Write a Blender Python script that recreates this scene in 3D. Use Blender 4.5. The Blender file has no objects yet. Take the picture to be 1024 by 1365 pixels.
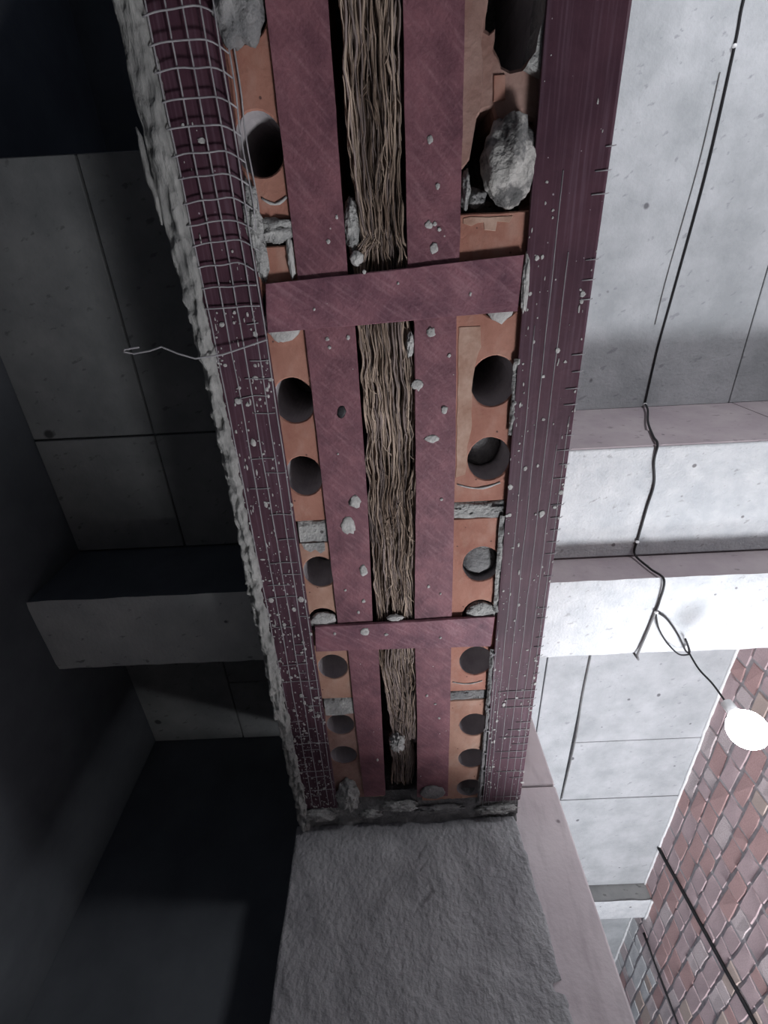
import bpy, math, random
from mathutils import Vector, Matrix, noise
from mathutils.geometry import tessellate_polygon

# ------------------------------------------------------------------ camera, light, exposure
S = bpy.context.scene
ZO = 1.5                                   # camera height: geometry below is written relative to the eye, lifted at the end
cam = bpy.data.cameras.new('camera'); co = bpy.data.objects.new('camera', cam)
S.collection.objects.link(co); S.camera = co
cam.sensor_fit = 'VERTICAL'; cam.sensor_height = 36.0; cam.lens = 637.433 / 1365 * 36.0
cam.clip_start = 0.01
Mx = Matrix(((0.9988, 0.0470, 0.0100), (0.0463, -0.8850, -0.4633), (-0.0129, 0.4633, -0.8861)))
q = Mx.to_quaternion()
co.rotation_mode = 'QUATERNION'; co.rotation_quaternion = q; co.location = (0, 0, ZO)

W = bpy.data.worlds.new('world'); S.world = W; W.use_nodes = True
W.node_tree.nodes['Background'].inputs[0].default_value = (0.62, 0.72, 1.0, 1)
W.node_tree.nodes['Background'].inputs[1].default_value = 0.13
LAMP = 62.0                                # emission of the globe lamp
fl = bpy.data.lights.new('low_fill', 'AREA'); fl.shape = 'DISK'; fl.size = .62; fl.energy = 82; fl.color = (.93, .95, 1.0)
fo = bpy.data.objects.new('low_fill', fl); S.collection.objects.link(fo)      # unseen area light added low in the right room for general upward light
fo.location = (1.02, 2.05, .25); fo.rotation_euler = (math.pi, 0, 0)
f2 = bpy.data.lights.new('rear_fill', 'AREA'); f2.shape = 'DISK'; f2.size = .3; f2.energy = 15; f2.color = (.93, .95, 1.0)
o2 = bpy.data.objects.new('rear_fill', f2); S.collection.objects.link(o2)     # unseen fill added behind the camera's right shoulder, brightening faces turned towards it
o2.location = (1.15, -1.2, ZO + .80); o2.rotation_euler = Vector((-.05, .97, .2)).to_track_quat('-Z', 'Y').to_euler()
S.view_settings.view_transform = 'Standard'; S.view_settings.look = 'None'
S.view_settings.gamma = 1; S.view_settings.use_curve_mapping = False
S.view_settings.exposure = 0.12
S.cycles.max_bounces = 10; S.cycles.diffuse_bounces = 8
S.cycles.sample_clamp_indirect = 4

C = S.collection
R = random.Random(7)
def nz(x, y, z, s=1.0, seed=0.0):
    return noise.noise(Vector((x * s + seed * 17.3, y * s + seed * 5.1, z * s + seed * 2.7)))
def fb(x, y, z, s, seed=0.0, o=3):
    v = 0; a = 1; t = 0
    for i in range(o):
        v += a * nz(x, y, z, s, seed + i); t += a; a *= .5; s *= 2.1
    return v / t

# ------------------------------------------------------------------ materials
def mat(name, a, b, scale=6, stretch=(1, 1, 1), rot=(0, 0, 0), rough=.9, bump=.3, bdist=.004, fine=60,
        contrast=(.35, .65), pits=None, specks=None, scratch=None, spec=.3):
    m = bpy.data.materials.new(name); m.use_nodes = True
    nt = m.node_tree; N = nt.nodes; L = nt.links
    bs = N['Principled BSDF']; bs.inputs['Roughness'].default_value = rough
    bs.inputs['Specular IOR Level'].default_value = spec
    tc = N.new('ShaderNodeTexCoord')
    mp = N.new('ShaderNodeMapping'); mp.inputs['Scale'].default_value = stretch; mp.inputs['Rotation'].default_value = rot
    L.new(tc.outputs['Object'], mp.inputs['Vector'])
    n1 = N.new('ShaderNodeTexNoise'); n1.inputs['Scale'].default_value = scale; n1.inputs['Detail'].default_value = 6
    n1.inputs['Roughness'].default_value = .62
    L.new(mp.outputs[0], n1.inputs['Vector'])
    cr = N.new('ShaderNodeValToRGB'); e = cr.color_ramp.elements
    e[0].position, e[1].position = contrast; e[0].color = (*a, 1); e[1].color = (*b, 1)
    L.new(n1.outputs['Fac'], cr.inputs[0]); col = cr.outputs[0]
    n2 = N.new('ShaderNodeTexNoise'); n2.inputs['Scale'].default_value = fine; n2.inputs['Detail'].default_value = 4
    L.new(mp.outputs[0], n2.inputs['Vector'])
    def mixc(fac, c1, c2col):
        mx = N.new('ShaderNodeMix'); mx.data_type = 'RGBA'
        L.new(fac, mx.inputs[0]); L.new(c1, mx.inputs[6]); mx.inputs[7].default_value = (*c2col, 1)
        return mx.outputs[2]
    hsum = N.new('ShaderNodeMath'); hsum.operation = 'ADD'
    L.new(n1.outputs['Fac'], hsum.inputs[0]); L.new(n2.outputs['Fac'], hsum.inputs[1])
    h = hsum.outputs[0]
    if scratch:                                  # long brushed streaks of a second tone
        sc, srot, sstr, sfine, amt = scratch[:5]; lo_ = scratch[5] if len(scratch) > 5 else .5
        mp2 = N.new('ShaderNodeMapping'); mp2.inputs['Scale'].default_value = sstr; mp2.inputs['Rotation'].default_value = srot
        L.new(tc.outputs['Object'], mp2.inputs['Vector'])
        # rotate first, stretch after: two mappings
        mp2.inputs['Scale'].default_value = (1, 1, 1)
        mp3 = N.new('ShaderNodeMapping'); mp3.inputs['Scale'].default_value = sstr
        L.new(mp2.outputs[0], mp3.inputs['Vector'])
        n3 = N.new('ShaderNodeTexNoise'); n3.inputs['Scale'].default_value = sfine; n3.inputs['Detail'].default_value = 5
        L.new(mp3.outputs[0], n3.inputs['Vector'])
        r3 = N.new('ShaderNodeMapRange'); r3.inputs[1].default_value = lo_; r3.inputs[2].default_value = lo_ + (.24 if lo_ < .55 else .06)
        r3.inputs[4].default_value = amt
        L.new(n3.outputs['Fac'], r3.inputs[0])
        col = mixc(r3.outputs[0], col, sc)
    def dots(colr, sc, thr, mask):
        nonlocal col
        v = N.new('ShaderNodeTexVoronoi'); v.inputs['Scale'].default_value = sc
        wn = N.new('ShaderNodeTexNoise'); wn.inputs['Scale'].default_value = sc * 1.3
        L.new(tc.outputs['Object'], wn.inputs['Vector'])
        mxv = N.new('ShaderNodeMix'); mxv.data_type = 'VECTOR'; mxv.inputs[0].default_value = .35 / sc * 10 if sc > 10 else .1
        L.new(tc.outputs['Object'], mxv.inputs[4]); L.new(wn.outputs['Color'], mxv.inputs[5])
        L.new(tc.outputs['Object'], v.inputs['Vector'])
        ad = N.new('ShaderNodeMath'); ad.operation = 'MULTIPLY_ADD'; ad.inputs[1].default_value = .35
        L.new(wn.outputs['Fac'], ad.inputs[0]); L.new(v.outputs['Distance'], ad.inputs[2])
        lt = N.new('ShaderNodeMapRange'); lt.inputs[1].default_value = thr + .16; lt.inputs[2].default_value = thr + .21
        lt.inputs[3].default_value = 1; lt.inputs[4].default_value = 0
        L.new(ad.outputs[0], lt.inputs[0])
        sx = N.new('ShaderNodeSeparateColor'); L.new(v.outputs['Color'], sx.inputs[0])
        gt = N.new('ShaderNodeMath'); gt.operation = 'GREATER_THAN'; gt.inputs[1].default_value = 1 - mask
        L.new(sx.outputs[0], gt.inputs[0])
        mu = N.new('ShaderNodeMath'); mu.operation = 'MULTIPLY'
        L.new(lt.outputs[0], mu.inputs[0]); L.new(gt.outputs[0], mu.inputs[1])
        col = mixc(mu.outputs[0], col, colr)
        return mu.outputs[0]
    if pits: dots(*pits)
    if specks: dots(*specks)
    L.new(col, bs.inputs['Base Color'])
    bp = N.new('ShaderNodeBump'); bp.inputs['Strength'].default_value = bump; bp.inputs['Distance'].default_value = bdist
    L.new(h, bp.inputs['Height']); L.new(bp.outputs[0], bs.inputs['Normal'])
    return m

M = {}
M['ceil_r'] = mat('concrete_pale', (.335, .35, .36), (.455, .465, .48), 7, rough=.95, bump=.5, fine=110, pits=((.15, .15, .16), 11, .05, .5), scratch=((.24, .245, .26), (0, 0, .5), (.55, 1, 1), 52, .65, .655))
M['soffit_r'] = mat('concrete_rough_pale', (.49, .51, .53), (.62, .63, .64), 14, rough=.95, bump=.8, fine=130, pits=((.22, .215, .22), 17, .06, .5), scratch=((.33, .33, .34), (0, 0, .5), (.6, 1, 1), 58, .7, .64))
M['face_r'] = mat('plaster_mauve', (.34, .29, .31), (.42, .37, .38), 6, rough=.95, bump=.3, fine=90, pits=((.17, .15, .16), 12, .06, .35), scratch=((.24, .21, .22), (0, 0, .4), (.5, 1, 1), 50, .8, .64))
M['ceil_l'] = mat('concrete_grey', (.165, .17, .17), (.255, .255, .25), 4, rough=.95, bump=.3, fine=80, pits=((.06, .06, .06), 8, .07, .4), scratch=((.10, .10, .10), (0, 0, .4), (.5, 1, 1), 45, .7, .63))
M['beam_l'] = mat('beam_grey', (.46, .47, .46), (.60, .60, .575), 6, rough=.95, bump=.5, fine=90, pits=((.14, .14, .14), 11, .06, .35), scratch=((.20, .20, .20), (0, 0, .4), (.5, 1, 1), 45, .8, .64))
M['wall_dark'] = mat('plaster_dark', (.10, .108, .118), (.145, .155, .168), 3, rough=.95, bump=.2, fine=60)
M['floor'] = mat('concrete_floor', (.30, .29, .28), (.42, .41, .40), 3, rough=.9)
M['column'] = mat('plaster_pink', (.45, .395, .41), (.52, .465, .475), 4, rough=.95, bump=.3, fine=80, pits=((.2, .17, .18), 13, .07, .3), scratch=((.30, .26, .27), (0, 0, 0), (1, 1, .25), 40, .5))
M['render'] = mat('cement_render', (.22, .215, .224), (.345, .34, .345), 7, rough=.95, bump=1, bdist=.007, fine=85, contrast=(.3, .7), scratch=((.13, .13, .135), (0, .5, 0), (1, 1, .35), 28, .6))
M['angle'] = mat('purple_primer', (.050, .019, .031), (.085, .035, .050), 8, rough=.62, bump=.12, fine=120,
                 scratch=((.15, .095, .125), (0, 0, 0), (1, .03, 1), 170, .55), specks=((.38, .34, .36), 90, .05, .14))
M['strap'] = mat('maroon_primer', (.125, .052, .068), (.235, .102, .120), 16, rough=.62, bump=.3, fine=170,
                 scratch=((.33, .18, .20), (0, 0, .75), (1, .16, 1), 150, .42), specks=((.5, .46, .44), 60, .05, .1))
M['cross'] = mat('maroon_primer_scuffed', (.115, .048, .068), (.245, .108, .130), 14, rough=.6, bump=.3, fine=170,
                 scratch=((.35, .20, .225), (0, 0, .95), (1, .13, 1), 140, .5), specks=((.5, .46, .44), 60, .05, .06))
M['brick'] = mat('fired_clay', (.30, .13, .095), (.43, .215, .16), 9, rough=.85, bump=.3, fine=130, specks=((.13, .065, .055), 60, .08, .25), scratch=((.46, .31, .25), (0, 0, 0), (1, .6, 1), 30, .5))
M['brick_b'] = mat('fired_clay_tan', (.32, .165, .12), (.46, .28, .21), 9, rough=.85, bump=.3, fine=130, specks=((.13, .065, .055), 60, .08, .25), scratch=((.45, .34, .28), (0, 0, 0), (1, .6, 1), 30, .5))
M['brick_c'] = mat('fired_clay_dusty', (.24, .13, .105), (.38, .25, .21), 12, rough=.9, bump=.45, fine=100)
M['hole'] = mat('dusty_hole', (.34, .31, .32), (.48, .445, .45), 14, rough=.97, bump=.4, fine=90)
M['mortar'] = mat('mortar_grey', (.22, .22, .215), (.43, .425, .405), 25, rough=.97, bump=.9, bdist=.006, fine=150, pits=((.11, .105, .10), 40, .1, .35))
M['mortar_d'] = mat('mortar_dark', (.14, .14, .142), (.26, .255, .25), 20, rough=.97, bump=.9, bdist=.006, fine=120)
M['splash'] = mat('plaster_drop', (.36, .35, .335), (.50, .49, .47), 50, rough=.95, bump=.5, fine=200)
M['crust'] = mat('plaster_crust', (.15, .15, .145), (.36, .355, .335), 22, stretch=(1, .3, 1), rough=.97, bump=1, bdist=.007, fine=100, contrast=(.32, .66))
M['rock'] = mat('rubble_stone', (.13, .128, .125), (.42, .405, .38), 24, rough=.95, bump=.8, bdist=.006, fine=130, contrast=(.42, .52))
M['wire'] = mat('galvanised_wire', (.22, .21, .22), (.34, .33, .335), 40, rough=.7, bump=.1)
M['wool'] = mat('wool_body', (.060, .040, .030), (.16, .115, .085), 24, stretch=(1, .15, 1), rough=1, bump=1, bdist=.01, fine=140, contrast=(.3, .7))
M['fibre'] = mat('wool_fibre', (.17, .12, .09), (.62, .49, .39), 34, stretch=(1, .16, 1), rough=1, bump=.3, fine=200, contrast=(.38, .66))
M['fibre_d'] = mat('wool_fibre_grey', (.13, .10, .09), (.40, .32, .29), 34, stretch=(1, .16, 1), rough=1, bump=.3, fine=200)
M['cable'] = mat('black_cable', (.012, .012, .014), (.022, .021, .023), 20, rough=.5, bump=.05)
M['grey_cable'] = mat('grey_cord', (.13, .13, .13), (.19, .19, .19), 20, rough=.6, bump=.05)
M['clip'] = mat('white_clip', (.7, .7, .7), (.78, .78, .78), 20, rough=.5, bump=.05)
M['joint_r'] = mat('wall_mortar', (.34, .31, .32), (.50, .47, .48), 25, rough=.97, bump=.8, bdist=.004, fine=120)
M['trimw'] = mat('lime_fillet', (.70, .70, .70), (.80, .80, .80), 25, rough=.95, bump=.4)
WB = [mat('wall_brick_red', (.46, .29, .28), (.58, .39, .375), 18, rough=.9, bump=.45, fine=110),
      mat('wall_brick_mauve', (.48, .36, .37), (.60, .47, .48), 18, rough=.9, bump=.45, fine=110),
      mat('wall_brick_tan', (.52, .41, .36), (.60, .49, .44), 18, rough=.9, bump=.45, fine=110),
      mat('wall_brick_limed', (.50, .38, .38), (.76, .70, .70), 22, rough=.92, bump=.5, fine=110),
      mat('wall_brick_whitewashed', (.58, .58, .58), (.82, .82, .82), 16, rough=.92, bump=.5, fine=110)]
gl = bpy.data.materials.new('glowing_globe'); gl.use_nodes = True
nb = gl.node_tree.nodes['Principled BSDF']
nb.inputs['Emission Color'].default_value = (.93, .95, 1.0, 1); nb.inputs['Emission Strength'].default_value = LAMP
nb.inputs['Base Color'].default_value = (.9, .9, .9, 1)

# ------------------------------------------------------------------ mesh helpers
class MB:
    def __init__(s): s.v = []; s.f = []
    def box(s, x0, x1, y0, y1, z0, z1):
        b = len(s.v)
        s.v += [(x, y, z) for z in (z0, z1) for y in (y0, y1) for x in (x0, x1)]
        s.f += [tuple(b + i for i in t) for t in ((0, 2, 3, 1), (4, 5, 7, 6), (0, 1, 5, 4), (2, 6, 7, 3), (0, 4, 6, 2), (1, 3, 7, 5))]
    def tube(s, pts, r, n=6, taper=None):
        pts = [Vector(p) for p in pts]; b = len(s.v); prev = None
        for i, p in enumerate(pts):
            t = (pts[min(i + 1, len(pts) - 1)] - pts[max(i - 1, 0)]).normalized()
            u = Vector((0, 0, 1)) if abs(t.z) < .9 else Vector((1, 0, 0))
            if prev is not None: u = prev
            a = (u - t * u.dot(t)).normalized(); prev = a; c = t.cross(a)
            rr = r if taper is None else r * taper[i]
            for k in range(n):
                w = 2 * math.pi * k / n
                s.v.append(tuple(p + (a * math.cos(w) + c * math.sin(w)) * rr))
        m = len(pts)
        for i in range(m - 1):
            for k in range(n):
                s.f.append((b + i * n + k, b + i * n + (k + 1) % n, b + (i + 1) * n + (k + 1) % n, b + (i + 1) * n + k))
        s.f.append(tuple(b + k for k in range(n))[::-1]); s.f.append(tuple(b + (m - 1) * n + k for k in range(n)))
    def grid(s, nu, nv, fn, wrap=False):
        b = len(s.v)
        for j in range(nv):
            for i in range(nu): s.v.append(tuple(fn(i, j)))
        for j in range(nv - 1):
            for i in range(nu if wrap else nu - 1):
                i2 = (i + 1) % nu
                s.f.append((b + j * nu + i, b + j * nu + i2, b + (j + 1) * nu + i2, b + (j + 1) * nu + i))
    def blob(s, c, r, amp=.25, freq=2.2, seed=0, nu=18, nv=11, flat=1.0):
        b = len(s.v)
        def pt(th, ph):
            d = Vector((math.sin(ph) * math.cos(th), math.sin(ph) * math.sin(th), math.cos(ph)))
            k = 1 + amp * fb(d.x, d.y, d.z, freq, seed) * 1.8
            return (c[0] + d.x * r[0] * k, c[1] + d.y * r[1] * k, c[2] + d.z * r[2] * k)
        s.v.append(pt(0, math.pi)); 
        for j in range(1, nv):
            for i in range(nu): s.v.append(pt(2 * math.pi * i / nu, math.pi - math.pi * j / nv))
        s.v.append(pt(0, 0)); top = len(s.v) - 1
        for i in range(nu):
            i2 = (i + 1) % nu
            s.f.append((b, b + 1 + i2, b + 1 + i)); o = b + 1 + (nv - 2) * nu
            s.f.append((o + i, o + i2, top))
            for j in range(nv - 2):
                p = b + 1 + j * nu; s.f.append((p + i, p + i2, p + nu + i2, p + nu + i))
    def prism(s, outer, holes, z0, z1, ch=.0025, mark=None):
        """flat plate with holes in x-y, its lower edges chamfered"""
        def off(ring, k):
            n = len(ring); cx = sum(p[0] for p in ring) / n; cy = sum(p[1] for p in ring) / n
            return [(x + math.copysign(min(abs(k), abs(x - cx)), (x - cx) * k) * (1 if abs(x - cx) > 1e-4 else 0) * min(1, abs(x - cx) / (math.hypot(x - cx, y - cy) + 1e-9) * 1.2),
                     y + math.copysign(k, (y - cy) * k) * min(1, abs(y - cy) / (math.hypot(x - cx, y - cy) + 1e-9) * 1.2)) for x, y in ring]
        rings = [outer] + holes
        low = [off(outer, -ch)] + [off(h, ch) for h in holes]
        def cap(rs, z, flip):
            b = len(s.v); flat = [p for r in rs for p in r]
            s.v.extend((x, y, z) for x, y in flat)
            for t in tessellate_polygon([[Vector((x, y, 0)) for x, y in r] for r in rs]):
                a, bb, cc = [Vector((*flat[i], 0)) for i in t]
                up = (bb - a).cross(cc - a).z > 0
                t = tuple(t) if up != flip else tuple(reversed(t))
                s.f.append(tuple(b + i for i in t))
            out = []; k = b
            for r in rs: out.append(list(range(k, k + len(r)))); k += len(r)
            return out
        A = cap(low, z0, True); T = cap(rings, z1, False)
        for ri, r in enumerate(rings):
            n = len(r); b = len(s.v); s.v.extend((x, y, z0 + ch) for x, y in r); mid = list(range(b, b + n))
            area = sum(r[i][0] * r[(i + 1) % n][1] - r[(i + 1) % n][0] * r[i][1] for i in range(n))
            fl = (area > 0) != (ri > 0)
            for lo, hi in ((A[ri], mid), (mid, T[ri])):
                for i in range(n):
                    k = (i + 1) % n; fce = (lo[i], lo[k], hi[k], hi[i])
                    if mark is not None and ri > 0 and lo is mid: mark.append(len(s.f))
                    s.f.append(fce if fl else fce[::-1])
    def build(s, name, m, parent=None, smooth=False, **props):
        me = bpy.data.meshes.new(name); me.from_pydata(s.v, [], s.f); me.update()
        if smooth: me.shade_smooth()
        if isinstance(m, bpy.types.Material): me.materials.append(m)
        o = bpy.data.objects.new(name, me); C.objects.link(o)
        if parent: o.parent = parent
        for k, v in props.items(): o[k] = v
        return o
def tag(o, label, cat, group=None, kind=None):
    o['label'] = label; o['category'] = cat
    if group: o['group'] = group
    if kind: o['kind'] = kind
    return o
def root(name, loc, label, cat, group=None, kind=None):
    o = bpy.data.objects.new(name, None); C.objects.link(o); o.location = loc; o.empty_display_size = .05
    return tag(o, label, cat, group, kind)
def part(mb, name, m, par, smooth=False, **p):
    """mesh written in world coordinates, parented to an Empty standing at its base"""
    L = par.location if par.parent is None else par.parent.location + par.location
    mb.v = [(x - L.x, y - L.y, z - L.z) for x, y, z in mb.v]
    return mb.build(name, m, par, smooth, **p)
def box(name, m, *b, parent=None, **p):
    k = MB(); k.box(*b); return k.build(name, m, parent, **p)
def struct(name, m, *b, label=None, cat=None):
    o = box(name, m, *b); o['kind'] = 'structure'
    if label: tag(o, label, cat or name.split('_')[0])
    return o
def bevel(o, w=.004, n=1):
    md = o.modifiers.new('bevel', 'BEVEL'); md.width = w; md.segments = n; return o

# ================================================================== STRUCTURE
HS = .80                                   # height of the lintel's underside above the eye
XL, XR, YL = -1.068, 1.345, 1.812          # left wall, brick wall, back wall of the left room
struct('floor', M['floor'], -1.4, 1.7, -3.2, 6.4, -1.6, -1.5, label='bare concrete floor under the opening')
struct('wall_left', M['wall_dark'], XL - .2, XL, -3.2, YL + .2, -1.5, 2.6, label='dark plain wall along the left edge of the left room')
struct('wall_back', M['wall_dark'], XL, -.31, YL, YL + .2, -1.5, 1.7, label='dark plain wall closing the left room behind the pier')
struct('wall_far', M['ceil_r'], .3, 1.7, 5.2, 5.4, -1.5, 1.7, label='pale wall at the far end of the right room')

# --- left ceiling: cast slab with the boards' joints as gaps between panels
def ceiling(name, label, m, x0, x1, y0, y1, z, cells, gap=.004, tilt=0.0):
    s = struct(name, M['wall_dark'], x0, x1, y0, y1, z + .014, z + .25, label=label, cat='ceiling')
    for (a, b, c, d) in cells:
        k = MB(); dz = R.uniform(-.001, .001)
        k.box(a + gap / 2, b - gap / 2, c + gap / 2, d - gap / 2, z + dz, z + .0145)
        bevel(k.build('panel', m, s), .002)
    return s
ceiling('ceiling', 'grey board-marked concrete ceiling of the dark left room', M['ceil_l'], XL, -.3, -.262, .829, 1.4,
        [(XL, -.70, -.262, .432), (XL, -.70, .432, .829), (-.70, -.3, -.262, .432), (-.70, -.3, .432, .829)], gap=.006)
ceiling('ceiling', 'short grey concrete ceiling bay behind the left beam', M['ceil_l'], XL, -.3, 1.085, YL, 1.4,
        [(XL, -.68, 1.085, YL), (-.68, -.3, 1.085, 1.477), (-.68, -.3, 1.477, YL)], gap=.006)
struct('ceiling', M['wall_dark'], XL, -.3, -3.2, -.262, 2.4, 2.6, label='raised ceiling added to keep the front of the left room dark', cat='ceiling')  # recess added overhead so that this end of the ceiling falls dark
struct('trim', M['wall_dark'], XL, -.3, -.262, -.24, 1.415, 2.4, label='upstand of the added dark recess at the front edge of the left ceiling', cat='trim')  # closes the side of the added dark recess
# --- right ceilings
ZF = 1.642
ceiling('ceiling', 'pale higher ceiling bay at upper right crossed by a black cable', M['ceil_r'], .3, 1.7, -3.2, .495, ZF,
        [(.3, 1.205, -3.2, -.9), (.3, 1.205, -.9, .495), (1.205, 1.7, -3.2, .495)])
s = struct('ceiling_step', M['face_r'], .3, XR, .497, .845, 1.374, 1.9, label='mauve upright step between the high ceiling and the white band', cat='beam')
bevel(s, .004)
c1 = MB(); c1.box(.3, 1.2125, .492, .5, 1.380, ZF - .002); c1.build('step_facing', M['face_r'], s)
c1 = MB(); c1.box(1.2165, XR, .492, .5, 1.380, ZF - .002); c1.build('step_facing', M['face_r'], s)
bevel(struct('ceiling_band', M['soffit_r'], .3, XR, .489, .845, 1.245, 1.372, label='wide white rough concrete band just before the right beam', cat='ceiling'), .005, 2)
box('band_face', M['face_r'], .3, XR, .484, .489, 1.251, 1.372, parent=C.objects['ceiling_band'])
ceiling('ceiling', 'pale concrete ceiling bay between the two right beams', M['ceil_r'], .3, XR, 1.135, 3.17, 1.4,
        [(.3, .60, 1.135, 2.36), (.60, .768, 1.135, 2.36), (.768, XR, 1.135, 1.937), (.768, XR, 1.937, 2.36), (.3, XR, 2.36, 3.17)], gap=.005)
ceiling('ceiling', 'small pale ceiling bay beyond the far right beam', M['ceil_r'], .3, XR, 3.37, 5.2, 1.4, [(.3, XR, 3.37, 5.2)])

def beam(label, m, mf, x0, x1, y0, y1, z0, z1):
    r = root('ceiling_beam', ((x0 + x1) / 2, y0, z0), label, 'beam', kind='structure')
    k = MB(); nx = 50; ny = 12
    def bot(i, j):
        x = x0 + (x1 - x0) * i / (nx - 1); y = y0 + (y1 - y0) * j / (ny - 1)
        e = .004 * (1 if j in (0, ny - 1) else 0)
        y += .004 * nz(x, 0, z0, 14, j) * (1 if j in (0, ny - 1) else 0)
        return (x, y, z0 + e + .0025 * fb(x, y, 0, 9, 3))
    k.grid(nx, ny, lambda i, j: bot(i, ny - 1 - j)); part(k, 'underside', m, r, True)
    k = MB(); k.box(x0, x1, y0 + .004, y1 - .004, z0 + .006, z1); part(k, 'face', mf, r)
    return r
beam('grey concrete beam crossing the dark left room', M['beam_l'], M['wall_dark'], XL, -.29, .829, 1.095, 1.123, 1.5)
beam('white rough concrete beam crossing the bright right room under the cable loop', M['soffit_r'], M['face_r'], .325, XR, .846, 1.137, 1.123, 1.5)
beam('far narrow concrete beam at the back of the right room', M['soffit_r'], M['ceil_l'], .45, XR, 3.17, 3.37, 1.318, 1.5)

# --- the wall carried by the lintel, pier, column
struct('wall_lintel', M['mortar_d'], -.26, .318, -3.2, -.54, .905, 1.113, label='masonry hidden above the near end of the red lintel')
struct('wall_lintel', M['mortar_d'], -.27, .322, -3.2, 1.43, 1.115, 1.75, label='masonry wall carried by the rusty red steel lintel')
w = struct('wall_column', M['column'], -.295, .468, 1.437, 1.80, -1.5, .898, label='smooth pinkish column face beside the rough grey pier')
bevel(w, .006, 2)
w2 = box('upper_lift', M['column'], -.295, .468, 1.437, 1.80, .902, 1.40, parent=w); bevel(w2, .006, 2)

# rough cement coat on the pier
k = MB(); nx, nzv = 110, 220; ZT = .806
def redge(z): return .322 + .045 * max(0, (ZT - z)) * 1.1 * (1 if z > .2 else .6) + .012 * fb(3, 0, z, 14, 5, 4) + .004 * nz(0, 1, z, 90, 2) - (.02 if .43 < z < .455 else 0)
def ledge(z): return -.300 + .006 * nz(0, 0, z, 6, 8) - .008
def pier(i, j):
    z = -1.5 + (ZT + 1.5) * (j / (nzv - 1)) ** .45
    a = ledge(z); b = redge(z); u = i / (nx - 1); x = a + (b - a) * u
    d = .006 * fb(x, 0, z, 5, 1) + .0030 * fb(x + .3 * z, 0, z, 20, 2, 3) + .0012 * nz(x, 0, z, 95, 4)
    # trowel ridges and the gouge in the middle
    d -= .012 * math.exp(-((x - .045 - 1.1 * (z - .612)) / .005) ** 2) * math.exp(-((z - .612) / .016) ** 2)
    t = (x + .06 - 1.1 * (z - .62)); d += .004 * math.tanh(t * 40) * max(0, min(1, (z - .5) / .08))
    y = 1.418 - d
    if i in (0, nx - 1): y = 1.44
    if j == nzv - 1: y += .012
    return (x, y, z)
k.grid(nx, nzv, pier); 
o = k.build('cement_coat', M['render'], w, True)

# ================================================================== BRICK WALL on the right
wr = struct('wall_right', M['joint_r'], XR + .0045, XR + .25, -3.2, 5.2, -1.5, 1.9, label='old brick wall behind the glowing lamp')
shapes = []
for mi, m in enumerate(WB):
    for sv in range(3):
        k = MB(); L_, H_ = .5, .5; rr = random.Random(mi * 10 + sv)
        j = lambda a: rr.uniform(-a, a)
        pts = [(-.5 + j(.03), -.5 + j(.06)), (j(.2), -.5 + j(.05)), (.5 + j(.03), -.5 + j(.06)), (.5 + j(.03), j(.1)), (.5 + j(.03), .5 + j(.06)), (j(.2), .5 + j(.05)), (-.5 + j(.03), .5 + j(.06)), (-.5 + j(.03), j(.1))]
        n = len(pts); ins = [(x * .965, y * .92) for x, y in pts]
        k.v = [(.02, x, y) for x, y in pts] + [(.003, x, y) for x, y in pts] + [(0 + j(.0015), x, y) for x, y in ins]
        k.f = [tuple(range(2 * n, 3 * n))[::-1]]
        for a in range(n):
            b = (a + 1) % n
            k.f += [(a, b, n + b, n + a)[::-1], (n + a, n + b, 2 * n + b, 2 * n + a)[::-1]]
        me = bpy.data.meshes.new('brick'); me.from_pydata(k.v, [], k.f); me.update(); me.materials.append(m)
        shapes.append(me)
nb_ = 0
for c in range(11):
    zt = 1.397 - .0735 * c; y = .985 + (.08 if c % 2 else 0) + R.uniform(-.02, .02)
    while y < 4.3:
        L_ = R.choice((.07, .118, .136, .148, .16)); 
        white = y > 3.45
        pick = R.choices(range(5), (1, 2, 2, 5, 8) if white and c < 4 else ((4, 3, 1, 4, 1) if white else (5, 7, 1.3, 2.2, .1)))[0]
        o = bpy.data.objects.new('brick', shapes[pick * 3 + R.randrange(3)]); C.objects.link(o); o.parent = wr
        o.location = (XR + R.uniform(-.001, .0025), y + L_ / 2, zt - .029 + R.uniform(-.003, .003))
        o.scale = (1, L_, R.uniform(.0595, .0665)); o.rotation_euler = (R.uniform(-.03, .03), 0, R.uniform(-.02, .02))
        y += L_ + R.uniform(.009, .016); nb_ += 1
# pale fillets where brick meets concrete
def fillet(n, label, y0, y1, z, r=.0075):
    k = MB(); n_ = max(8, int((y1 - y0) / .03))
    k.tube([(XR - .002 + .004 * nz(0, y0 + (y1 - y0) * i / n_, 0, 20, 2), y0 + (y1 - y0) * i / n_, z - .002 + .003 * nz(0, i, 0, .7)) for i in range(n_ + 1)], r, 6,
           [1 + .35 * nz(5, i, 0, .8) for i in range(n_ + 1)])
    o = k.build(n, M['trimw'], None, True); tag(o, label, 'trim', kind='structure')
fillet('trim_1', 'thin white line where the brick wall meets the ceiling', 1.137, 3.17, 1.4)
fillet('trim_2', 'short white line where the brick wall meets the far beam', 3.17, 3.37, 1.318)
fillet('trim_3', 'short white line where the brick wall meets the farthest ceiling', 3.37, 5.2, 1.4)

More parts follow.
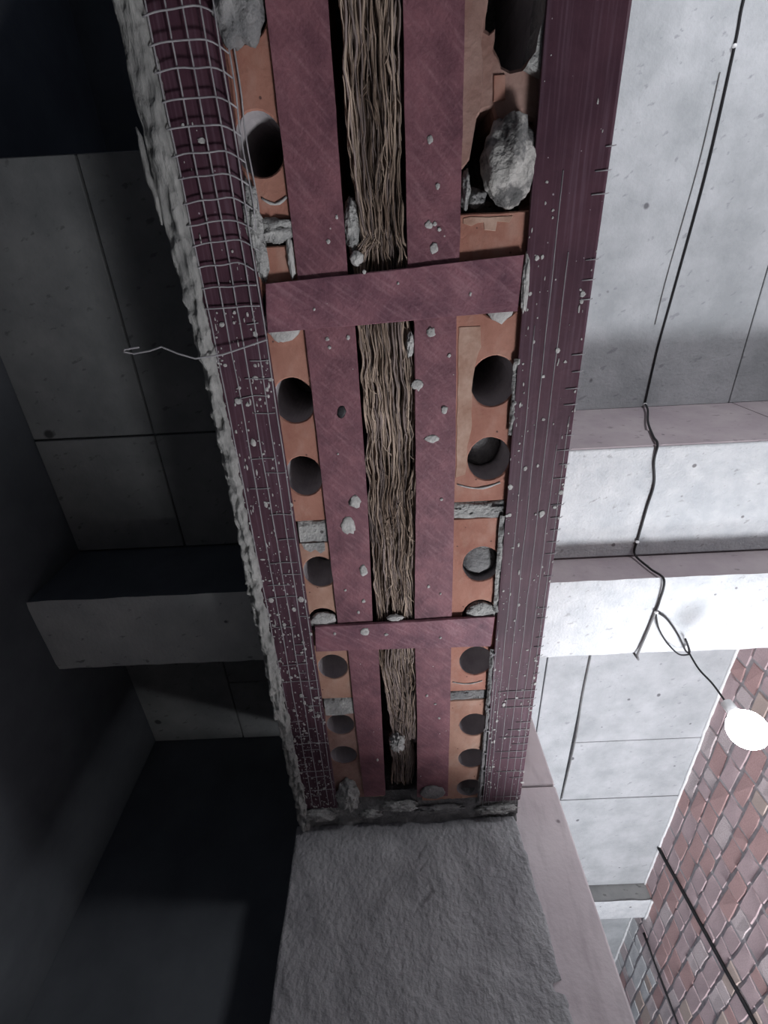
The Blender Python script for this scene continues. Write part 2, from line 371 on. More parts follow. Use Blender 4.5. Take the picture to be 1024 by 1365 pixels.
# ================================================================== STEEL LINTEL
def angle(label, xi, xo, seed):
    r = root('steel_angle', ((xi + xo) / 2, 0, HS), label, 'lintel')
    s = 1 if xo > xi else -1; k = MB(); ny = 120; y0, y1 = -1.0, 1.338
    # rolled flat flange: gentle waviness, 8 mm thick, with a rounded heel
    prof = [(xi, HS), (xi + s * .004, HS - .0005), ((xi * .6 + xo * .4), HS), (xo - s * .006, HS), (xo - s * .0015, HS + .002), (xo, HS + .006), (xo, HS + .008), (xi, HS + .008)]
    def fn(i, j):
        y = y0 + (y1 - y0) * j / (ny - 1); x, z = prof[i]
        return (x + .0012 * nz(0, y, 0, 6, seed + i * .0), y, z + .0008 * nz(x, y, 0, 8, seed))
    k.grid(len(prof), ny, fn, True); k.f.append(tuple(range(len(prof)))); k.f.append(tuple(range((ny - 1) * len(prof), ny * len(prof)))[::-1])
    part(k, 'flange', M['angle'], r)
    k = MB(); k.box(min(xo, xo - s * .008), max(xo, xo - s * .008), y0, y1, HS + .008, HS + .105); part(k, 'upstand', M['angle'], r)
    return r
AL = angle('dark purple steel angle under wire mesh along the left of the lintel', -.180, -.272, 1)
AR = angle('dark purple bare steel angle along the right of the lintel', .222, .3275, 2)

def plate(name, label, outline, z, t, m, group=None):
    n = len(outline); cx = sum(p[0] for p in outline) / n; cy = sum(p[1] for p in outline) / n
    r = root(name, (cx, cy, z), label, 'strap', group)
    k = MB(); k.prism(outline, [], z, z + t, .0015); part(k, 'plate', m, r)
    return r
def fine(pts, step=.03, amp=.0012, seed=0):
    out = []
    for i, p in enumerate(pts):
        qx = pts[(i + 1) % len(pts)]; L_ = math.hypot(qx[0] - p[0], qx[1] - p[1]); n = max(1, int(L_ / step))
        for k in range(n):
            x = p[0] + (qx[0] - p[0]) * k / n; y = p[1] + (qx[1] - p[1]) * k / n
            a = 0 if k == 0 else amp
            out.append((x + a * nz(x, y, 0, 25, seed), y + a * nz(x, y, 3, 25, seed)))
    return out
SL = plate('steel_strap', 'long maroon flat steel strap left of the wool strip',
           fine([(-.123, -1.0), (-.046, -1.0), (-.045, .03), (-.0395, .09), (-.039, .40), (-.046, .70), (-.0375, .77), (-.041, 1.0), (-.046, 1.302), (-.104, 1.306), (-.107, .97), (-.106, .75), (-.122, .70), (-.120, .29), (-.121, .03)]), HS + .006, .006, M['strap'])
SR = plate('steel_strap', 'long maroon flat steel strap right of the wool strip',
           fine([(.050, -1.0), (.122, -1.0), (.1235, .03), (.121, .085), (.1245, .3), (.125, .7), (.127, 1.0), (.126, 1.318), (.041, 1.318), (.046, 1.0), (.044, .72), (.0525, .36), (.054, .09), (.045, .03)], seed=3), HS + .006, .006, M['strap'])
C1 = plate('cross_strap', 'wide maroon cross strap below the broken brick, farther from the pier',
           fine([(-.170, .0215), (.218, .0005), (.2145, .078), (-.178, .091)], seed=5), HS - .0005, .006, M['cross'])
C2 = plate('cross_strap', 'maroon cross strap nearer to the pier',
           fine([(-.171, .690), (.2165, .684), (.2125, .767), (-.177, .760)], seed=6), HS - .0005, .006, M['cross'])

# plaster drops stuck on the straps
def splash(par, x, y, rx, ry, z, seed):
    k = MB(); k.blob((x, y, z), (rx, ry, .0013), .45, 1.6, seed, 14, 6); part(k, 'plaster_drop', M['splash'], par, True)
for (x, y, rx, ry) in ((-.063, .397, .011, .014), (-.080, .447, .013, .021), (-.057, .553, .008, .013), (-.086, .30, .002, .002), (-.052, .104, .003, .004), (-.085, .105, .003, .003), (-.083, .118, .003, .003),
                       (-.062, .63, .004, .005), (-.075, .66, .003, .004), (-.06, 1.15, .003, .006), (-.07, -.03, .003, .003), (-.055, -.06, .002, .003), (-.098, .60, .003, .003)):
    splash(SL, x, y, rx, ry, HS + .0058, x * 100 + y)
k = MB(); k.blob((-.073, .224, HS + .0058), (.008, .011, .0009), .4, 2, 5, 14, 6); part(k, 'tar_spot', M['cable'], SL, True)
for (x, y, rx, ry) in ((.081, .280, .012, .007), (.103, .229, .006, .006), (.057, .185, .009, .009), (.081, .103, .007, .008), (.077, -.044, .005, .005), (.086, -.045, .003, .003), (.0925, -.038, .003, .003), (.085, -.014, .006, .007), (.079, -.143, .004, .005),
                       (.10, .40, .003, .003), (.075, .60, .003, .004), (.10, .62, .002, .003), (.07, .92, .003, .004), (.09, .95, .003, .003), (.10, 1.0, .003, .003), (.09, -.09, .003, .004), (.11, .14, .003, .003)):
    splash(SR, x, y, rx, ry, HS + .0055, x * 90 + y)
for (x, y, rx, ry) in ((-.065, .708, .010, .010), (-.018, .719, .004, .004), (.10, .735, .003, .003), (-.13, .71, .003, .004)):
    splash(C2, x, y, rx, ry, HS - .001, x * 80 + y)
for (x, y, rx, ry) in ((-.02, .012, .003, .003), (.03, .03, .002, .002), (.14, .05, .002, .003), (-.1, .06, .002, .002)):
    splash(C1, x, y, rx, ry, HS - .001, x * 70 + y)

# ================================================================== HOLLOW BRICKS
ZB = HS + .013
def ring(cx, cy, rx, ry, amp, seed, n=30):
    o = []
    for i in range(n):
        w = 2 * math.pi * i / n; k = 1 + amp * fb(math.cos(w), math.sin(w), 0, 2.2, seed)
        o.append((cx + rx * k * math.cos(w), cy + ry * k * math.sin(w)))
    return o
def hbrick(label, x0, x1, y0, y1, holes, m, seed, plugs=(), zb=ZB):
    r = root('hollow_brick', ((x0 + x1) / 2, (y0 + y1) / 2, zb), label, 'brick', None)
    hs = []; k = MB(); k.prism(fine([(x0, y0), (x1, y0), (x1, y1), (x0, y1)], .04, .001, seed), [ring(*h, seed + i) for i, h in enumerate(holes)], zb, zb + .29, .002, hs)
    ob = part(k, 'clay_body', m, r); ob.data.materials.append(M['hole'])
    for i in hs: ob.data.polygons[i].material_index = 1
    for (i, depth) in plugs:
        h = holes[i]; k = MB(); k.blob((h[0], h[1], zb + depth + .02), (h[2] * 1.0, h[3] * 1.0, .022), .14, 1.5, seed + i, 16, 8)
        part(k, 'mortar_plug', M['mortar_d'], r, True)
    return r
HL, HR = -.153, .1865
lx0, lx1, rx0, rx1 = -.262, -.050, .055, .316
hbrick('foremost clay brick of the left row with one deep black hole', lx0, lx1, -.53, -.062, [(HL, -.29, .034, .037, .05), (HL, -.149, .0345, .037, .04)], M['brick'], 11)
hbrick('left clay brick with two round holes after the first cross strap', lx0, lx1, -.028, .437, [(HL, .063, .034, .037, .05), (HL, .203, .0355, .039, .04), (HL, .343, .034, .039, .04)], M['brick'], 12, ((1, .2), (2, .16)))
hbrick('left clay brick with one open hole on either side of the second cross strap', lx0, lx1, .486, .925, [(-.147, .557, .034, .037, .05), (HL, .688, .034, .037, .04), (-.146, .822, .034, .037, .03)], M['brick_b'], 13, ((0, .09), (2, .12)))
hbrick('dusty left clay brick closest to the pier', lx0, lx1, .958, 1.318, [(-.146, 1.018, .034, .036, .04), (-.148, 1.135, .034, .034, .04)], M['brick_c'], 14, ((0, .05), (1, .06)))
hbrick('right clay brick with two large round holes and a chipped corner', rx0, rx1, -.056, .412, [(HR + .003, .050, .036, .040, .05), (HR, .187, .0385, .0425, .05), (HR, .327, .0385, .0415, .04)], M['brick'], 15, ((2, .06),))
hbrick('right clay brick with one grey hole before the second cross strap and one after', rx0, rx1, .448, .918, [(.184, .556, .038, .042, .05), (HR, .688, .037, .040, .04), (.184, .823, .038, .043, .05)], M['brick'], 16, ((0, .012), (2, .1)))
hbrick('tan right clay brick closest to the pier with three holes', rx0, rx1, .95, 1.346, [(HR + .002, 1.040, .036, .040, .04), (HR + .002, 1.170, .036, .038, .04), (HR, 1.296, .035, .037, .03)], M['brick_b'], 17)
# lime left on the right bricks
def lime(par, outline, m=M['brick_b'], seed=1):
    k = MB(); k.prism(fine(outline, .008, .0025, seed), [], ZB - .0012, ZB + .002, .0006); part(k, 'lime_patch', m, par)
def smear(par, pts, r=.0034):
    k = MB(); k.tube([(x, y, ZB - .0004) for x, y in pts], r, 6, [.4 + .8 * abs(nz(i, pts[0][1], 0, .9)) for i in range(len(pts))]); part(k, 'lime_smear', M['splash'], par, True)
hb = [o for o in C.objects if o.name.startswith('hollow_brick') and o.parent is None]
B5 = hb[4]; B6 = hb[5]; B1 = hb[0]; B3 = hb[2]
M['lime'] = mat('limed_clay', (.35, .205, .15), (.50, .345, .27), 26, rough=.9, bump=.3, fine=120)
lime(B5, [(.126, .098), (.160, .098), (.163, .13), (.156, .15), (.150, .20), (.153, .26), (.146, .30), (.144, .355), (.127, .36)], M['lime'], 3)
lime(B5, [(.128, -.05), (.20, -.05), (.196, -.042), (.178, -.044), (.176, -.032), (.16, -.034), (.158, -.044), (.14, -.04), (.128, -.044)], M['lime'], 5)
smear(B5, [(.130 + .008 * i, .374 + .010 * math.sin(i / 10 * math.pi)) for i in range(11)])
smear(B6, [(.132 + .007 * i, .886 + .008 * math.sin(i / 10 * math.pi)) for i in range(11)])
smear(B1, [(-.160 + .006 * i, -.088 + .008 * math.sin(i / 6 * math.pi)) for i in range(7)])
lime(B3, [(-.176, .486), (-.13, .486), (-.131, .505), (-.14, .512), (-.150, .502), (-.16, .508), (-.172, .50)], M['mortar'], 9)
# the broken brick at the top right
hs = []
rb = root('hollow_brick', (.18, -.25, ZB), 'smashed right clay brick with a big ragged black hole', 'brick')
k = MB(); hole1 = [(.154, -.36), (.158, -.31), (.155, -.279), (.153, -.259), (.160, -.255), (.166, -.259), (.165, -.240), (.176, -.222), (.188, -.2165), (.203, -.2185), (.214, -.229), (.2245, -.242), (.226, -.29), (.224, -.33), (.218, -.37), (.200, -.39), (.175, -.385)]
k.prism(fine([(.142, -.53), (rx1, -.53), (rx1, -.070), (.236, -.070), (.232, -.10), (.225, -.160), (.205, -.168), (.185, -.160), (.172, -.165), (.166, -.178), (.150, -.175), (.142, -.17)], .02, .003, 4), [fine(hole1, .008, .0035, 9)], ZB + .016, ZB + .29, .004, hs)
ob = part(k, 'broken_web', M['brick_c'], rb); ob.data.materials.append(M['hole'])
for i in hs: ob.data.polygons[i].material_index = 1
k = MB(); k.prism(fine([(rx0, -.53), (.150, -.53), (.148, -.36), (.152, -.30), (.146, -.24), (.150, -.20), (.147, -.17), (.143, -.165), (.135, -.12), (.126, -.11), (rx0, -.11)], .015, .0025, 6), [], ZB, ZB + .29, .003)
part(k, 'outer_shell', M['brick_c'], rb)
k = MB(); k.prism(fine([(.166, -.212), (.181, -.212), (.183, -.186), (.167, -.184)], .008, .001), [], ZB + .013, ZB + .0165, .001); part(k, 'web_stub', M['brick'], rb)
k = MB(); k.prism(fine([(.205, -.215), (.214, -.225), (.222, -.262), (.226, -.32), (.231, -.38), (.240, -.38), (.236, -.30), (.234, -.24), (.228, -.205)], .01, .003, 8), [], ZB - .004, ZB + .06, .003); part(k, 'splinter', M['mortar'], rb)

# ================================================================== MORTAR, RUBBLE
def lump(name, label, c, r, m=M['mortar'], amp=.3, freq=2.0, seed=1, cat='mortar', nu=26, nv=15, group=None):
    k = MB(); k.blob((0, 0, 0), r, amp, freq, seed, nu, nv)
    o = k.build(name, m, None, True); o.location = c
    return tag(o, label, cat, group)
lump('rubble_stone', 'big pale chunk of rubble wedged in the smashed right brick', (.191, -.112, ZB + .005), (.037, .053, .032), M['rock'], .22, 1.7, 21, 'stone', 44, 26)
lump('mortar_lump', 'narrow mortar smear on the edge left of the big rubble chunk', (.131, -.085, ZB + .01), (.007, .024, .016), M['mortar'], .3, 2, 22)
lump('mortar_lump', 'small dark mortar crumb behind the foot of the big rubble chunk', (.150, -.075, ZB + .03), (.014, .015, .018), M['mortar_d'], .3, 2, 23)
lump('mortar_lump', 'ragged grey lump at the very top left between angle and strap', (-.156, -.288, ZB - .006), (.031, .042, .026), M['mortar_d'], .35, 2, 24, nu=34, nv=20)
lump('mortar_lump', 'rounded mortar plug peeping out left below the first cross strap', (HL, .078, ZB - .003), (.029, .029, .010), M['splash'], .15, 2, 25)
lump('mortar_lump', 'pale mortar plug peeping out right below the first cross strap', (.191, .064, ZB - .002), (.022, .030, .009), M['splash'], .15, 2, 26)
lump('mortar_lump', 'mortar plug on the left just before the second cross strap', (HL, .684, ZB - .001), (.029, .024, .007), M['splash'], .2, 2, 27)
lump('mortar_lump', 'mortar plug on the right just before the second cross strap', (.188, .676, ZB - .002), (.033, .025, .008), M['mortar'], .22, 2, 28)
lump('mortar_lump', 'tall mortar clod in the left corner against the pier', (-.148, 1.298, ZB - .002), (.030, .068, .026), M['mortar'], .3, 2.6, 29, nu=40, nv=24)
lump('mortar_lump', 'crumbly mortar on the left flange edge before the first cross strap', (-.176, -.045, ZB - .003), (.014, .055, .014), M['mortar'], .5, 3, 30, nu=34, nv=20)
lump('mortar_lump', 'mortar bridging the brick joint left before the first cross strap', (-.147, -.048, ZB), (.028, .016, .012), M['mortar'], .4, 2.6, 31)
lump('mortar_lump', 'thin curved mortar smear beside the left strap before the first cross strap', (-.128, -.012, ZB - .003), (.005, .028, .008), M['splash'], .35, 2.5, 32)
lump('mortar_lump', 'pale pebble of mortar on the wool end at the first cross strap', (-.030, -.006, HS + .012), (.010, .010, .010), M['splash'], .2, 2, 33)
lump('mortar_lump', 'grey mortar clinging to the left strap above the first cross strap', (-.035, -.048, HS + .022), (.011, .034, .012), M['mortar'], .35, 2.6, 34)
lump('mortar_lump', 'white mortar sliver on the wool just before the second cross strap', (.002, .680, HS + .007), (.017, .008, .006), M['splash'], .35, 2, 35)
lump('mortar_lump', 'pale mortar strip filling the gap right of the first cross strap', (.2235, .040, HS + .001), (.0055, .040, .006), M['splash'], .35, 3, 36, nu=30, nv=20)
lump('mortar_lump', 'small mortar flake beside the right strap at the first cross strap', (.047, .12, HS + .010), (.006, .018, .006), M['splash'], .45, 3, 37)
lump('mortar_lump', 'square mortar patch on the foot of the right strap by the pier', (.083, 1.292, HS + .003), (.034, .028, .006), M['mortar_d'], .15, 2, 38)
def joint(label, x0, x1, y0, y1, z, m, seed, amp=.5):
    k = MB(); nu, nv = 30, 12
    def fn(i, j):
        u = i / (nu - 1); v = j / (nv - 1); x = x0 + (x1 - x0) * u
        y = y0 + (y1 - y0) * v + .006 * nz(x, v * 3, 0, 30, seed)
        zz = z + .03 * (max(0, abs(v - .5) * 2 - .6)) ** 2 - .010 * amp * fb(x, y, 0, 26, seed)
        return (x, y, zz)
    k.grid(nu, nv, lambda i, j: fn(i, nv - 1 - j)); k.box(x0, x1, y0 + .004, y1 - .004, z + .012, z + .18)
    o = k.build('mortar_joint', m, None, True); return tag(o, label, 'mortar')
joint('deep mortar joint beside the big rubble chunk', .13, .2205, -.072, -.058, ZB + .05, M['mortar_d'], 1)
joint('dark mortar joint across the left row before the first cross strap', -.178, lx1, -.06, -.03, ZB + .006, M['mortar_d'], 2)
joint('pale crumbling mortar joint across the left row below the two round holes', -.178, lx1, .438, .492, ZB + .001, M['mortar'], 3)
joint('mortar joint across the left row nearer to the pier', -.178, lx1, .924, .985, ZB - .002, M['mortar'], 4)
joint('thin grey mortar joint across the right row below the two round holes', rx0, .2205, .414, .447, ZB - .004, M['mortar'], 5)
joint('grey mortar joint across the right row nearer to the pier', rx0, .2205, .918, .951, ZB + .002, M['mortar_d'], 6)
# ledge of mortar where the lintel lands on the pier
k = MB(); nu, nv = 150, 16
def bed(i, j):
    u = i / (nu - 1); v = j / (nv - 1); x = -.298 + .622 * u
    y = 1.326 + .112 * v + .006 * fb(x, 0, 0, 14, 3) * (1 - v)
    z = HS + .006 - .008 * v - .012 * fb(x, y, 0, 20, 6, 4) + .03 * (1 - v) ** 8 + .012 * math.exp(-((v - .72 + .12 * fb(x, 0, 0, 9, 2)) / .07) ** 2)
    return (x, y, z)
k.grid(nu, nv, lambda i, j: bed(i, nv - 1 - j))
k.box(-.29, .315, 1.35, 1.43, HS + .05, HS + .20)
tag(k.build('mortar_bed', M['mortar_d'], None, True), 'lumpy dark mortar bed where the lintel lands on the pier', 'mortar')
lump('mortar_lump', 'pale mortar crumbs under the end of the wool strip at the pier', (-.005, 1.345, HS + .001), (.050, .016, .011), M['mortar'], .5, 3.2, 51, nu=40, nv=20)
lump('mortar_lump', 'pale mortar ridge on the pier bed under the right angle', (.262, 1.372, HS - .001), (.055, .018, .010), M['mortar'], .5, 3.2, 52, nu=40, nv=20)
lump('mortar_lump', 'rough mortar clot on the pier bed under the left angle', (-.235, 1.365, HS), (.050, .024, .014), M['mortar'], .5, 3, 53, nu=40, nv=20)
lump('mortar_lump', 'thin mortar ridge on the pier bed under the right strap', (.105, 1.362, HS + .001), (.060, .012, .008), M['mortar_d'], .5, 3, 54, nu=40, nv=20)
lump('mortar_lump', 'small mortar nub on the pier bed under the left strap', (-.09, 1.375, HS), (.030, .014, .009), M['mortar'], .5, 3, 55, nu=30, nv=18)
# plaster crust hanging along the left edge
k = MB(); ny = 560
def crust(i, j):
    y = -.75 + (1.44 + .75) * j / (ny - 1); a = i / 13
    t = max(0, min(1, (y + .1) / .25))
    xo = -.303 + .013 * t * (1 - max(0, min(1, (y - .15) / .5)) * .5) + .004 * fb(0, y, 0, 8, 1) + (.003 + .005 * t) * fb(0, y, 0, 40, 2)
    xi = -.264 - .002 * t + .004 * fb(2, y, 0, 13, 3) + (.0045 + .004 * t) * fb(2, y, 4, 50, 2)
    x = xo + (xi - xo) * a
    z = HS - .004 - .010 * math.sin(math.pi * a) ** .6 + .012 * fb(x * 3, y * .4, 0, 45, 4) + (.008 + .008 * t) * fb(x, y, 0, 48, 7)
    if i == 0: z = HS + .05
    if i == 13: z = max(z, HS - .002)
    return (x, y, z)
k.grid(14, ny, lambda i, j: crust(13 - i, j))
pc = k.build('plaster_crust', M['crust'], None, True); tag(pc, 'ragged pale plaster crust along the left outer edge of the lintel', 'plaster')
k = MB(); k.box(-.288, -.2735, -.75, 1.435, HS + .012, 1.40); k.build('plaster_leaf', M['crust'], pc)
k = MB(); k.tube([(-.3055 + .0015 * math.sin(i) + .0006 * i, -.17 + i * .010, HS - .012 + .002 * math.sin(i * 2)) for i in range(12)], .004, 6, [.3, .8, 1, 1, 1.1, 1, 1.2, 1, .9, .8, .6, .3]); k.build('peeling_strip', M['crust'], pc, True)

# ================================================================== WIRE MESH
wm = root('wire_mesh', (-.22, .2, HS - .004), 'welded plaster wire mesh stretched over the left steel angle', 'mesh')
def wpart(pts, r, par, m=M['wire']):
    k = MB(); k.tube(pts, r, 5); return part(k, 'wire', m, par, True)
def sag(x, y): 
    return .010 * max(0, min(1, (-y + .05) / .3)) * (1 - abs((x + .215) / .06) ** 2 * .5)
for xi, (xa, xb) in enumerate(((-.262, -.268), (-.238, -.248), (-.217, -.226), (-.195, -.205), (-.180, -.188))):
    pts = []
    for i in range(74):
        y = -.5 + i * .025; u = max(0, min(1, y / 1.3))
        x = xa + (xb - xa) * u + .002 * nz(xi * 3, y, 0, 9, 4)
        pts.append((x, y, HS - (.003 if y < .06 else .0006) - sag(x, y) + .0016 * nz(xi, y, 2, 11)))
    wpart(pts, .0012, wm)
for x0, dz in ((-.172, .002), (-.167, .010)):
    wpart([(x0 + .004 * nz(x0, i, 0, .4), -.5 + i * .03, HS - .002 + dz + .003 * nz(i, 0, 1, .5)) for i in range(16)], .0012, wm)
y = -.44; j = 0
while y < 1.33:
    xs = -.268; xe = -.172 if y < -.02 else -.182
    if y > .06 and R.random() < .85:
        a_ = R.uniform(-.268, -.20); xs = a_; xe = min(-.182, a_ + R.uniform(.015, .06))
    if y > .06 and R.random() < .3: y += .0272; continue
    pts = []
    for i in range(13):
        x = xs + (xe - xs) * i / 12
        pts.append((x, y + .003 * nz(x, j, 0, 30, 3) - .004 * math.sin((x + .27) / .1 * 2.2) * (1 if y < 0 else .4) + (.012 * ((i - 8) / 4) ** 2 if i > 8 and y < 0 else 0),
                    HS - (.0042 if y < .06 else .0014) - sag(x, y) + (.006 * ((i - 9) / 3) ** 2 if i > 9 and y < 0 else 0)))
    wpart(pts, .0011 if y < .06 else .0009, wm); y += .0272 + R.uniform(-.002, .002); j += 1
wpart([(-.178, .100, HS - .006), (-.21, .108, HS - .010), (-.25, .118, HS - .014), (-.292, .121, HS - .02), (-.318, .112, HS - .02), (-.340, .101, HS - .02), (-.36, .106, HS - .02), (-.385, .109, HS - .02), (-.400, .106, HS - .02), (-.398, .102, HS - .02), (-.375, .1, HS - .02)], .0014, wm)
wm2 = root('wire_mesh', (.27, .5, HS - .003), 'plaster wire mesh pressed onto the right steel angle', 'mesh')
for xi, (xa, y0) in enumerate(((.243, .10), (.262, -.1), (.282, .0), (.302, .3), (.318, .25), (.226, .72), (.233, .86), (.216, .98))):
    wpart([(xa - .006 * max(0, (i * .03 + y0) - .7) + .0015 * nz(xi, i, 0, .3), y0 + i * .03, HS - .0004 - (.004 * max(0, (y0 + i * .03) - .8) if xi > 4 else 0)) for i in range(int((1.36 - y0) / .03) + 1)], .0009, wm2)
y = -.18
while y < 1.34:
    if R.random() < (.25 if y < 0 else .7):
        L_ = R.uniform(.010, .024) if y < .9 else R.uniform(.02, .09)
        wpart([(.3300 + R.uniform(-.002, .0015) - (.004 if y > 1 else 0), y, HS + .001), (.327 - (.004 if y > 1 else 0), y + .001, HS - .002), (.327 - L_, y + .0015, HS - .0009)], .0008, wm2)
    y += .0272
for yy in (.79, .965, 1.045, 1.13, 1.2, 1.26, 1.31):
    wpart([(.212 + .001 * i, yy + .004 * math.sin(i), HS - .003 - .002 * math.sin(i * .6)) for i in range(12)], .0012, wm2)
# plaster bits caught in both meshes
def crumbs(par, n, xr, yr, seed, dens, z=HS - .001):
    rr = random.Random(seed); k = MB(); c = 0
    while c < n:
        x = rr.uniform(*xr); y = rr.uniform(*yr)
        if rr.random() > dens(x, y): continue
        s_ = rr.choice((.0005, .0006, .0008, .0008, .001, .0014)) ; el = rr.choice((1, 1.8, 3.2)); k.blob((x, y, z), (s_ * rr.uniform(.7, 1.6) * (el if rr.random() < .4 else 1), s_ * rr.uniform(.7, 1.8) * el, s_ * .45), .4, 2, c, 7, 4); c += 1
    part(k, 'plaster_crumbs', M['splash'], par, True, kind='stuff')
crumbs(wm, 900, (-.272, -.180), (-.2, 1.34), 1, lambda x, y: (.05 if y < .05 else (.5 if y < .6 else .8)) * (.35 + .65 * (nz(x, y, 0, 22, 3) > .05)))
crumbs(wm2, 380, (.222, .325), (-.25, 1.34), 2, lambda x, y: (.06 if y < 0 else .25 + .4 * (y > .8)) * (1.0 if x < .245 or x > .315 else .35))
def band(par, x0, x1, y0, y1, seed, m=M['mortar']):
    k = MB(); n = 90
    def fn(i, j):
        y = y0 + (y1 - y0) * j / (n - 1); a = i / 5
        x = x0 + (x1 - x0) * a + .004 * fb(i, y, 0, 25, seed)
        return (x - .012 * max(0, y - .9), y, HS + .005 - .010 * math.sin(math.pi * a) * (.45 + 1.3 * fb(x, y, 0, 38, seed)))
    k.grid(6, n, lambda i, j: fn(5 - i, j)); part(k, 'mortar_smear', m, par, True)
band(wm2, .216, .228, .15, .28, 1); band(wm2, .212, .226, .44, .67, 2); band(wm2, .213, .2255, .78, 1.36, 3, M['mortar_d'])

# ================================================================== MINERAL WOOL
wl = root('mineral_wool', (0, .2, HS + .03), 'brown shaggy mineral wool strip stuffed between the two brick rows', 'insulation')
def wedge(y):
    # left and right limits of the batt along the gap
    if y < -.02: return (-.036 + .012 * max(0, (y + .18) / .18) + .006, .041)
    if y < .70: return (-.034 + .004 * nz(0, y, 0, 20), .050)
    if y < 1.10:
        t = max(0, (y - .84) / .24); return (-.034 + .022 * min(1, t), .044 - .004 * t)
    return (-.022, .030)
k = MB(); nu, nv = 22, 260
def wool(i, j):
    y = -.9 + 2.22 * j / (nv - 1); a, b = wedge(y); u = i / (nu - 1); x = a + (b - a) * u + .003 * nz(u, y, 0, 30, 2)
    d = .010 * fb(x * 3, y * .5, 0, 26, 1) + .006 * fb(x * 2, y, 0, 60, 4)
    z = HS + .026 - d + .03 * (abs(u - .5) * 2) ** 4 + (.022 if y > 1.09 else 0)
    return (x, y, z)
k.grid(nu, nv, lambda i, j: wool(nu - 1 - i, j)); part(k, 'batt', M['wool'], wl, True)
for fm, n, seed in ((M['fibre'], 430, 1), (M['fibre_d'], 380, 2)):
    rr = random.Random(seed); k = MB()
    for f_ in range(n):
        u = rr.uniform(-.07, 1.05); y0 = rr.uniform(-.62, 1.12); L_ = rr.uniform(.10, .42); n_ = 22
        if fm is M['fibre_d'] and rr.random() < .3: y0 = rr.uniform(.9, 1.08)
        pts = []; ph = rr.uniform(0, 9); amp = rr.uniform(.001, .005); dz = rr.uniform(-.012, .013)
        for i in range(n_):
            y = min(y0 + L_ * i / (n_ - 1), 1.30); a, b = wedge(y)
            x = a + .002 + (b - a - .004) * u + amp * nz(ph, y, 0, 26, seed) + .012 * fb(u * .16, y, 0, 11, 5) + .007 * fb(u * 1.6, y, 3, 24, 6)
            dd = .010 * fb(x * 3, y * .5, 0, 26, 1)
            pts.append((x, y, HS + .021 - dd - dz * .7 + .004 * nz(ph, y, 5, 35) + (.022 if y > 1.09 else 0)))
        k.tube(pts, rr.choice((.0004, .0006, .0008, .001, .0013, .0018)), 4, [.25] + [1 + .4 * nz(ph, i, 1, .6) for i in range(n_ - 2)] + [.25])
    part(k, 'fibres', fm, wl, True, kind='stuff')
rr = random.Random(5); k = MB()
for f_ in range(170):
    y = rr.uniform(-.5, 1.05); a, b = wedge(y); x = rr.uniform(a, b); w_ = rr.uniform(-.6, .6) + math.pi / 2; pts = []
    z = HS + .012 + rr.uniform(-.004, .010) + (.02 if y > 1.05 else 0); L_ = rr.uniform(.02, .06)
    for i in range(9):
        pts.append((x, y, z + .002 * math.sin(i + f_))); w_ += rr.uniform(-.55, .55) - (w_ - math.pi / 2) * .25
        a, b = wedge(y); x = min(max(x + math.cos(w_) * L_ / 8, a), b); y += math.sin(w_) * L_ / 8
    k.tube(pts, rr.choice((.0005, .0007, .001)), 4, [.4, 1, 1, 1, 1, 1, 1, .8, .3])
part(k, 'loose_hairs', M['fibre'], wl, True, kind='stuff')
lump('mortar_tuft', 'pale crumbly tuft stuck on the lower end of the wool strip', (-.006, 1.088, HS + .012), (.017, .030, .013), M['splash'], .6, 3.4, 41, 'mortar', 36, 22)

# ================================================================== CABLES AND LAMP
def smooth(pts, n=8):
    P = [Vector(p) for p in pts]; out = []
    for i in range(len(P) - 1):
        p0 = P[max(i - 1, 0)]; p1 = P[i]; p2 = P[i + 1]; p3 = P[min(i + 2, len(P) - 1)]
        for k_ in range(n):
            t = k_ / n
            out.append(.5 * ((2 * p1) + (p2 - p0) * t + (2 * p0 - 5 * p1 + 4 * p2 - p3) * t * t + (3 * p1 - p0 - 3 * p2 + p3) * t ** 3))
    out.append(P[-1]); return out
ec = root('electric_cable', (.8, .3, 1.6), 'black electric cable clipped along the right ceiling down to the lamp', 'cable')
def cpart(pts, r, m=M['cable'], n=8, name='cable_run'):
    k = MB(); k.tube(smooth(pts, n), r, 7); part(k, name, m, ec, True)
cpart([(.955, -.75, ZF - .004), (.945, -.538, ZF - .004), (.948, -.45, ZF - .004), (.945, -.182, ZF - .005), (.925, .12, ZF - .004), (.912, .30, ZF - .004), (.908, .480, ZF - .005)], .0034)
cpart([(.908, .480, ZF - .005), (.880, .478, ZF - .08), (.815, .478, 1.43), (.765, .478, 1.30), (.748, .480, 1.243), (.747, .53, 1.240), (.762, .60, 1.240), (.757, .68, 1.240), (.752, .790, 1.240)], .0034)
cpart([(.752, .790, 1.240), (.752, .835, 1.236), (.765, .840, 1.165), (.781, .846, 1.117), (.785, .92, 1.117), (.782, .962, 1.117)], .0034)
cpart([(.782, .962, 1.117), (.772, 1.05, 1.117), (.762, 1.13, 1.117), (.762, 1.145, 1.13), (.764, 1.15, 1.39), (.766, 1.40, 1.394), (.766, 1.65, 1.394), (.775, 1.9, 1.394), (.768, 2.33, 1.394)], .0038, M['grey_cable'])
cpart([(.782, .962, 1.117), (.82, .99, 1.112), (.868, 1.055, 1.108), (.895, 1.105, 1.10), (.910, 1.118, 1.10), (.905, 1.10, 1.098), (.885, 1.06, 1.10), (.90, 1.09, 1.10), (.910, 1.118, 1.098)], .0030)
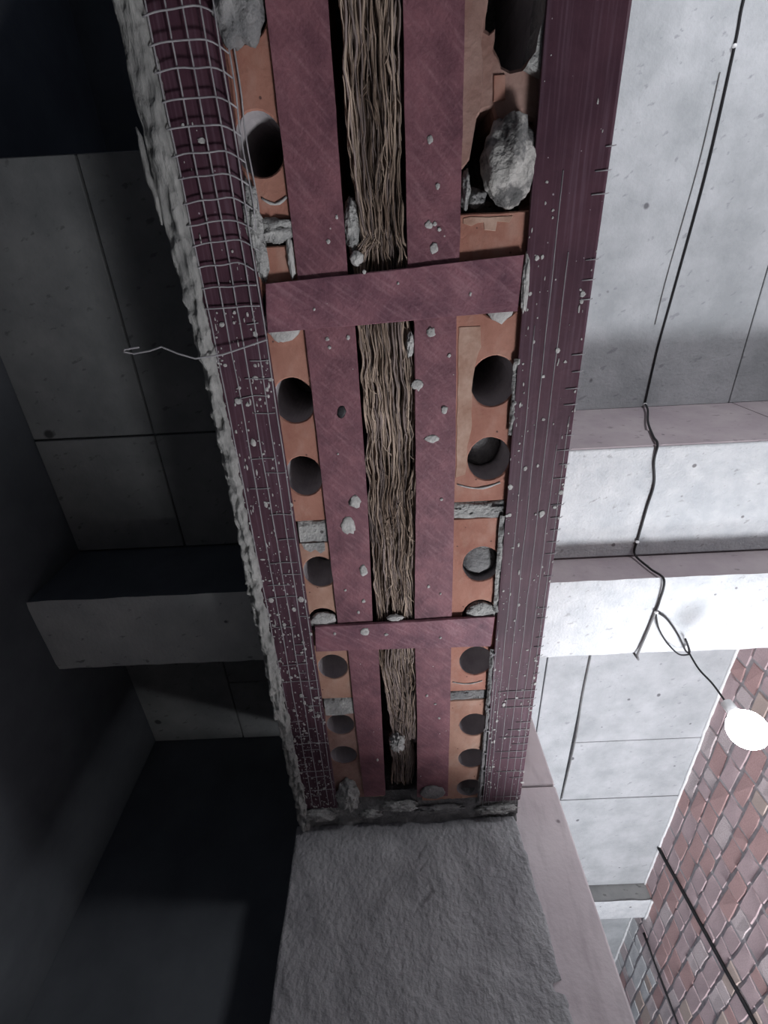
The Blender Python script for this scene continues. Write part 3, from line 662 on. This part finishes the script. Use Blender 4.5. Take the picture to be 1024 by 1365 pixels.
cpart([(.782, .962, 1.116), (.800, 1.02, 1.111), (.838, 1.08, 1.107), (.88, 1.122, 1.10), (.912, 1.125, 1.10)], .0026)
cpart([(.925, -.40, ZF - .003), (.920, -.2, ZF - .003), (.895, .08, ZF - .003), (.888, .22, ZF - .003)], .0016, M['grey_cable'])
for c in ((.946, -.45, ZF - .006), (.906, .480, ZF - .010), (.751, .790, 1.237), (.782, .962, 1.113)):
    k = MB(); k.blob(c, (.006, .005, .005), .1, 2, 1, 10, 6); part(k, 'cable_clip', M['clip'], ec, True)
LX, LY, LZ = .908, 1.124, .830
lp = root('hanging_lamp', (LX, LY, LZ - .048), 'white glowing globe lamp hanging on its cable before the brick wall', 'lamp')
k = MB(); k.blob((LX, LY, LZ), (.048, .048, .048), 0, 1, 1, 32, 18); part(k, 'globe', gl, lp, True)
k = MB(); k.tube([(LX, LY, LZ + .042), (LX, LY, LZ + .05), (LX, LY, LZ + .055), (LX, LY, LZ + .085), (LX, LY, LZ + .09)], .02, 16, [1, 1, .8, .75, .4]); part(k, 'lamp_holder', M['clip'], lp, True)
k = MB(); k.tube(smooth([(LX, LY, LZ + .085), (LX + .002, LY - .002, LZ + .15), (LX - .002, LY, LZ + .21), (.910, 1.118, 1.098)], 6), .003, 6); part(k, 'cord', M['cable'], lp, True)
k = MB(); k.tube([(XR - .008, 2.80 - .012 * i + .004 * nz(i, 0, 0, .6), 1.392 - .085 * i) for i in range(34)], .0085, 8)
tag(k.build('wall_cable', M['cable'], None, True), 'thick dark cable running down the brick wall right of the pale ceiling bay', 'cable')
k = MB(); k.tube([(XR - .006, 3.455 + .006 * i + .007 * nz(i, 0, 3, .5), 1.285 - .075 * i) for i in range(34)], .0075, 8, [.5 + .5 * abs(nz(i, 2, 0, .8)) * 2 for i in range(34)])
tag(k.build('wall_cable', M['cable'], None, True), 'thin dark cable at the whitewashed far end of the brick wall', 'cable')

# lift everything so that the floor lies at height zero
for o in C.objects:
    if o.parent is None and o.type in ('MESH', 'EMPTY'): o.location.z += ZO
